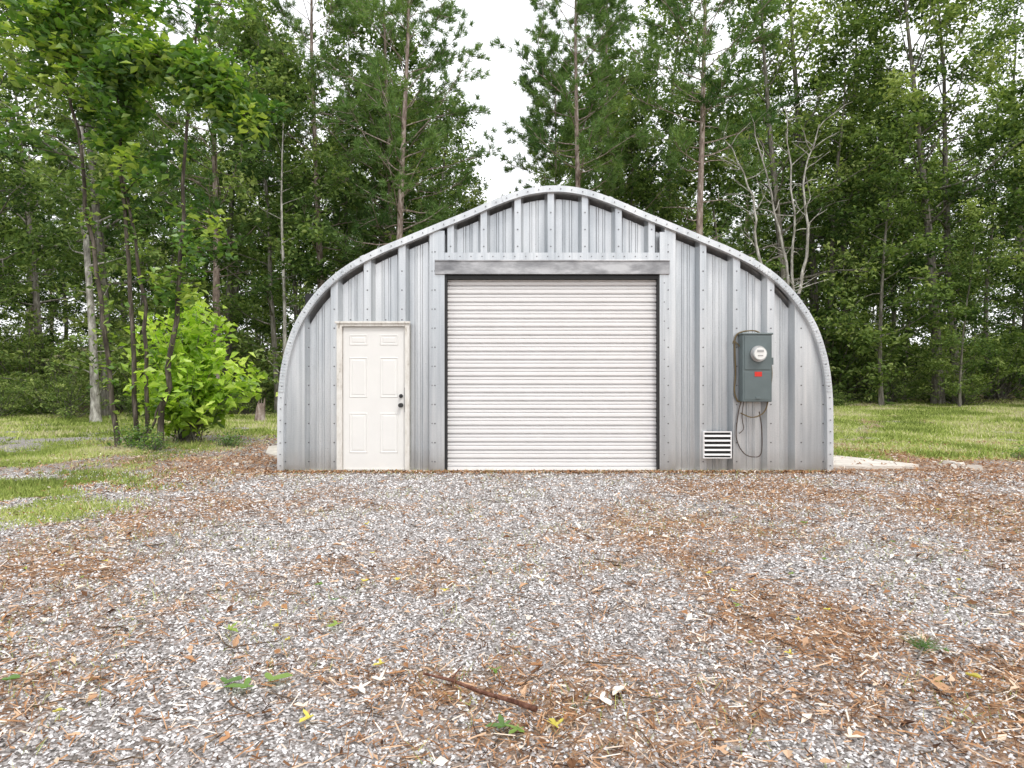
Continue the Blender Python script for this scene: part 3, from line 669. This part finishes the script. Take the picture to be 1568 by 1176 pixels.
put("pale_bark_tree", mbt.mesh("pale_bark_tree.001", [BARKW, LEAF]), -8.2, 23.5)
rng = np.random.default_rng(5); mb = MB()
for st in [[(0, 0, 0), (.2, 0, 4), (-.3, 0, 7), (-1.0, .1, 10.2)], [(0, 0, 0), (.3, 0, 4), (.3, 0, 7), (.1, .1, 10.8)], [(.1, 0, 3), (.8, 0, 5.5), (.7, 0, 8), (1.3, .1, 10)], [(.0, 0, 3), (-.9, 0, 5.5), (-1.1, 0, 7.5), (-1.9, .1, 9.5)]]:
    P = spl(st, 5)+rng.normal(0, .04, (16, 3)); mb.tube(P, np.linspace(.07, .014, 16), 6, 0)
    for j in range(13):
        q = interp_path(P, rng.uniform(.35, .97)); a = rng.uniform(0, 2*pi); P2 = path(rng, q, (cos(a), sin(a)*.6, rng.uniform(.2, 1)), rng.uniform(.5, 1.6), 5, .22)
        mb.tube(P2, np.linspace(.02, .007, 6), 4, 0)
        P3 = path(rng, P2[2], (cos(a+1), sin(a+1), .6), .6, 3, .2); mb.tube(P3, np.linspace(.011, .005, 4), 3, 0)
put("dead_tree", mb.mesh("dead_tree", [BARKW]), 9.5, 22.8)

def sapling(name, stems, seed, leaf, y0, lift=.35):
    rng = np.random.default_rng(seed); mb = MB(); x0 = stems[0][0][0][0]
    for P, r0, n_t in stems:
        P = np.array([(p[0], p[2] if len(p) > 2 else 0, p[1]) for p in P]); P[:, 0] -= x0; S_ = spl(P, 5); S_[1:-1] += rng.normal(0, .02, S_[1:-1].shape)
        mb.tube(S_, np.linspace(r0, r0*.25, len(S_)), 7, 0)
        bough = r0 < .035
        for j in range(n_t):
            t = (.1 if bough else lift)+(1-(.1 if bough else lift))*rng.random()**.75; q = interp_path(S_, min(t, .999)); a = rng.uniform(0, 2*pi)
            L = rng.uniform(.4, 1.5)*(.6+.5*t)*(.5 if bough else 1); P2 = path(rng, q, (cos(a), sin(a), rng.uniform(-.1, .5)), L, 5, .15, -.03); mb.tube(P2, np.linspace(.014, .004, 6), 4, 0)
            tb = .45+rng.normal(0, .22)
            for u_ in np.linspace(.35, 1, 6):
                c = interp_path(P2, min(u_, .999)); m_ = rng.integers(6, 11)
                mb.leaves(c+rng.normal(0, .12, (m_, 3)), rng.uniform(.7, 1.25, m_)*leaf, 1, np.clip(tb+rng.normal(0, .22, m_), 0, 1), up=1.0, asp=.62, rng=rng)
        for j in range(int(n_t*1.1)):
            c = interp_path(S_, rng.uniform(.10, .95)); m_ = 5
            mb.leaves(c+rng.normal(0, .10, (m_, 3)), rng.uniform(.6, 1., m_)*leaf*.8, 1, rng.uniform(.4, .95, m_), up=.8, asp=.6, rng=rng)
    return obj(name, mb.mesh(name, [BARKS, DARKLEAF]), loc=(x0, y0, gz(x0, y0)-.05))
sapling("maple_sapling", [([(-7.79, 0), (-8.05, 2.39), (-8.44, 5.22), (-8.82, 7.67), (-9.0, 9.2)], .055, 34)], 1, .2, 12.9, .5)
sapling("maple_sapling", [([(-7.34, 0), (-7.47, 3.03), (-7.66, 5.61), (-7.77, 7.4), (-7.9, 9.2)], .05, 26), ([(-7.21, .03), (-7.17, 2.39), (-7.47, 4.58), (-7.99, 6.77), (-8.57, 7.9)], .045, 24),
        ([(-7.99, 6.77), (-7.5, 7.4, -.2), (-6.7, 7.45, -.5), (-5.6, 6.9, -.8), (-4.65, 5.95, -.9)], .034, 90)], 2, .2, 12.8, .45)
sapling("maple_sapling", [([(-6.82, .03), (-6.63, 1.6), (-6.41, 3.4), (-6.24, 6.4), (-6.0, 8.9)], .065, 26), ([(-7.1, 0), (-6.9, .6), (-6.66, 1.2)], .036, 0)], 3, .17, 12.6, .4)
rng = np.random.default_rng(77); mb = MB()
for i in range(105):
    a = rng.uniform(0, 2*pi); e = rng.uniform(-.05, 1.5); k_ = rng.uniform(.62, 1.22)
    tgt = np.array([cos(a)*cos(e)*1.25, sin(a)*cos(e)*1.15, .98+1.5*sin(e)])*k_
    P = np.array([(rng.normal(0, .12), rng.normal(0, .12), 0), tgt*np.array([.35, .35, .5]), tgt]); P = spl(P, 3); mb.tube(P, np.linspace(.014, .004, len(P)), 4, 0)
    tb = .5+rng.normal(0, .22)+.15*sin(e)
    for u_ in (.5, .7, .85, 1):
        c = interp_path(P, min(u_, .999)); m_ = 9
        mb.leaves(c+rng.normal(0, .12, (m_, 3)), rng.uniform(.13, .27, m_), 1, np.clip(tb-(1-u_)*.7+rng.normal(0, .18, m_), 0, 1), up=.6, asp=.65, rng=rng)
obj("bright_green_bush", mb.mesh("bright_green_bush", [BARK, SUNLIT]), loc=(-6.8, 13.7, gz(-6.8, 13.7)-.03))
mb = shrub(70, H=.8, R=.7, n=34, leaf=.09, nc=12, tb=.45); sm_m = mb.mesh("weed_patch", [BARK, DARKLEAF])
put("weed_patch", sm_m, -7.3, 12.6, 0, .7); put("weed_patch", sm_m, -6.7, 12.2, 2, .5); put("weed_patch", sm_m, 8.6, 10.9, 1, (.9, .5, .35)); put("weed_patch", sm_m, -5.6, 12.9, 1, .5)
mb = MB(); mb.tube([(0, 0, -.05), (0, 0, .1), (.03, 0, .5), (.05, 0, .62)], [.22, .17, .14, .12], 9, 0, .5, True); mb.needles(np.array([(.05+.1*cos(t), .1*sin(t), .58) for t in range(7)]), np.tile([.1, 0, 1.], (7, 1)), .25, .08, 0)
obj("tree_stump", mb.mesh("tree_stump", [BARKP]), loc=(-8.3, 21.5, gz(-8.3, 21.5)))

FO = empty("forest"); UG = empty("undergrowth")
rng = np.random.default_rng(123)
def fchild(me, x, y, s_, par=FO):
    o = obj("tree" if par is FO else "shrub", me, par, (x, y, gz(x, y)-.1), rng.uniform(0, 6.28), s_)
placed = []
def try_place(x, y, dmin):
    for a_, b_ in placed:
        if (a_-x)**2+(b_-y)**2 < dmin*dmin: return False
    placed.append((x, y)); return True
for i in range(1500):
    y = 30+34*rng.random()**1.2; x = rng.uniform(-1, 1)*(y*.9+4)
    if not try_place(x, y, 2.7): continue
    gap = -.11 < x/y < .06
    s_ = rng.uniform(.75, 1.12)
    mi = rng.integers(0, 6)
    if gap:
        s_ = (3.2+.20*y)/[17, 19, 15, 20, 12, 18][mi]
    fchild(PN[rng.integers(0, 3)] if rng.random() < .15 and not gap else BL[mi], x, y, s_)
    if len(placed) > 126: break
for i in range(22):
    sd_ = -1 if i % 2 else 1; y = rng.uniform(-12, 26); x = sd_*rng.uniform(21+ (6 if y > 12 else 0), 32)
    fchild(BL[rng.integers(0, 6)], x, y, rng.uniform(.8, 1.1))
for i in range(110):
    y = 29+30*rng.random()**1.2; x = rng.uniform(-1, 1)*(y*.85+4)
    fchild(SH[rng.integers(0, 3)], x, y, rng.uniform(.9, 2.0), UG)
for i in range(40):
    x = rng.uniform(-24, 25); y = 27+rng.uniform(-1.5, 2)-(2.5 if x < -10 else 0)
    fchild(SH[rng.integers(0, 3)], x, y, rng.uniform(.4, .95), UG)
print("objects", len(bpy.data.objects))
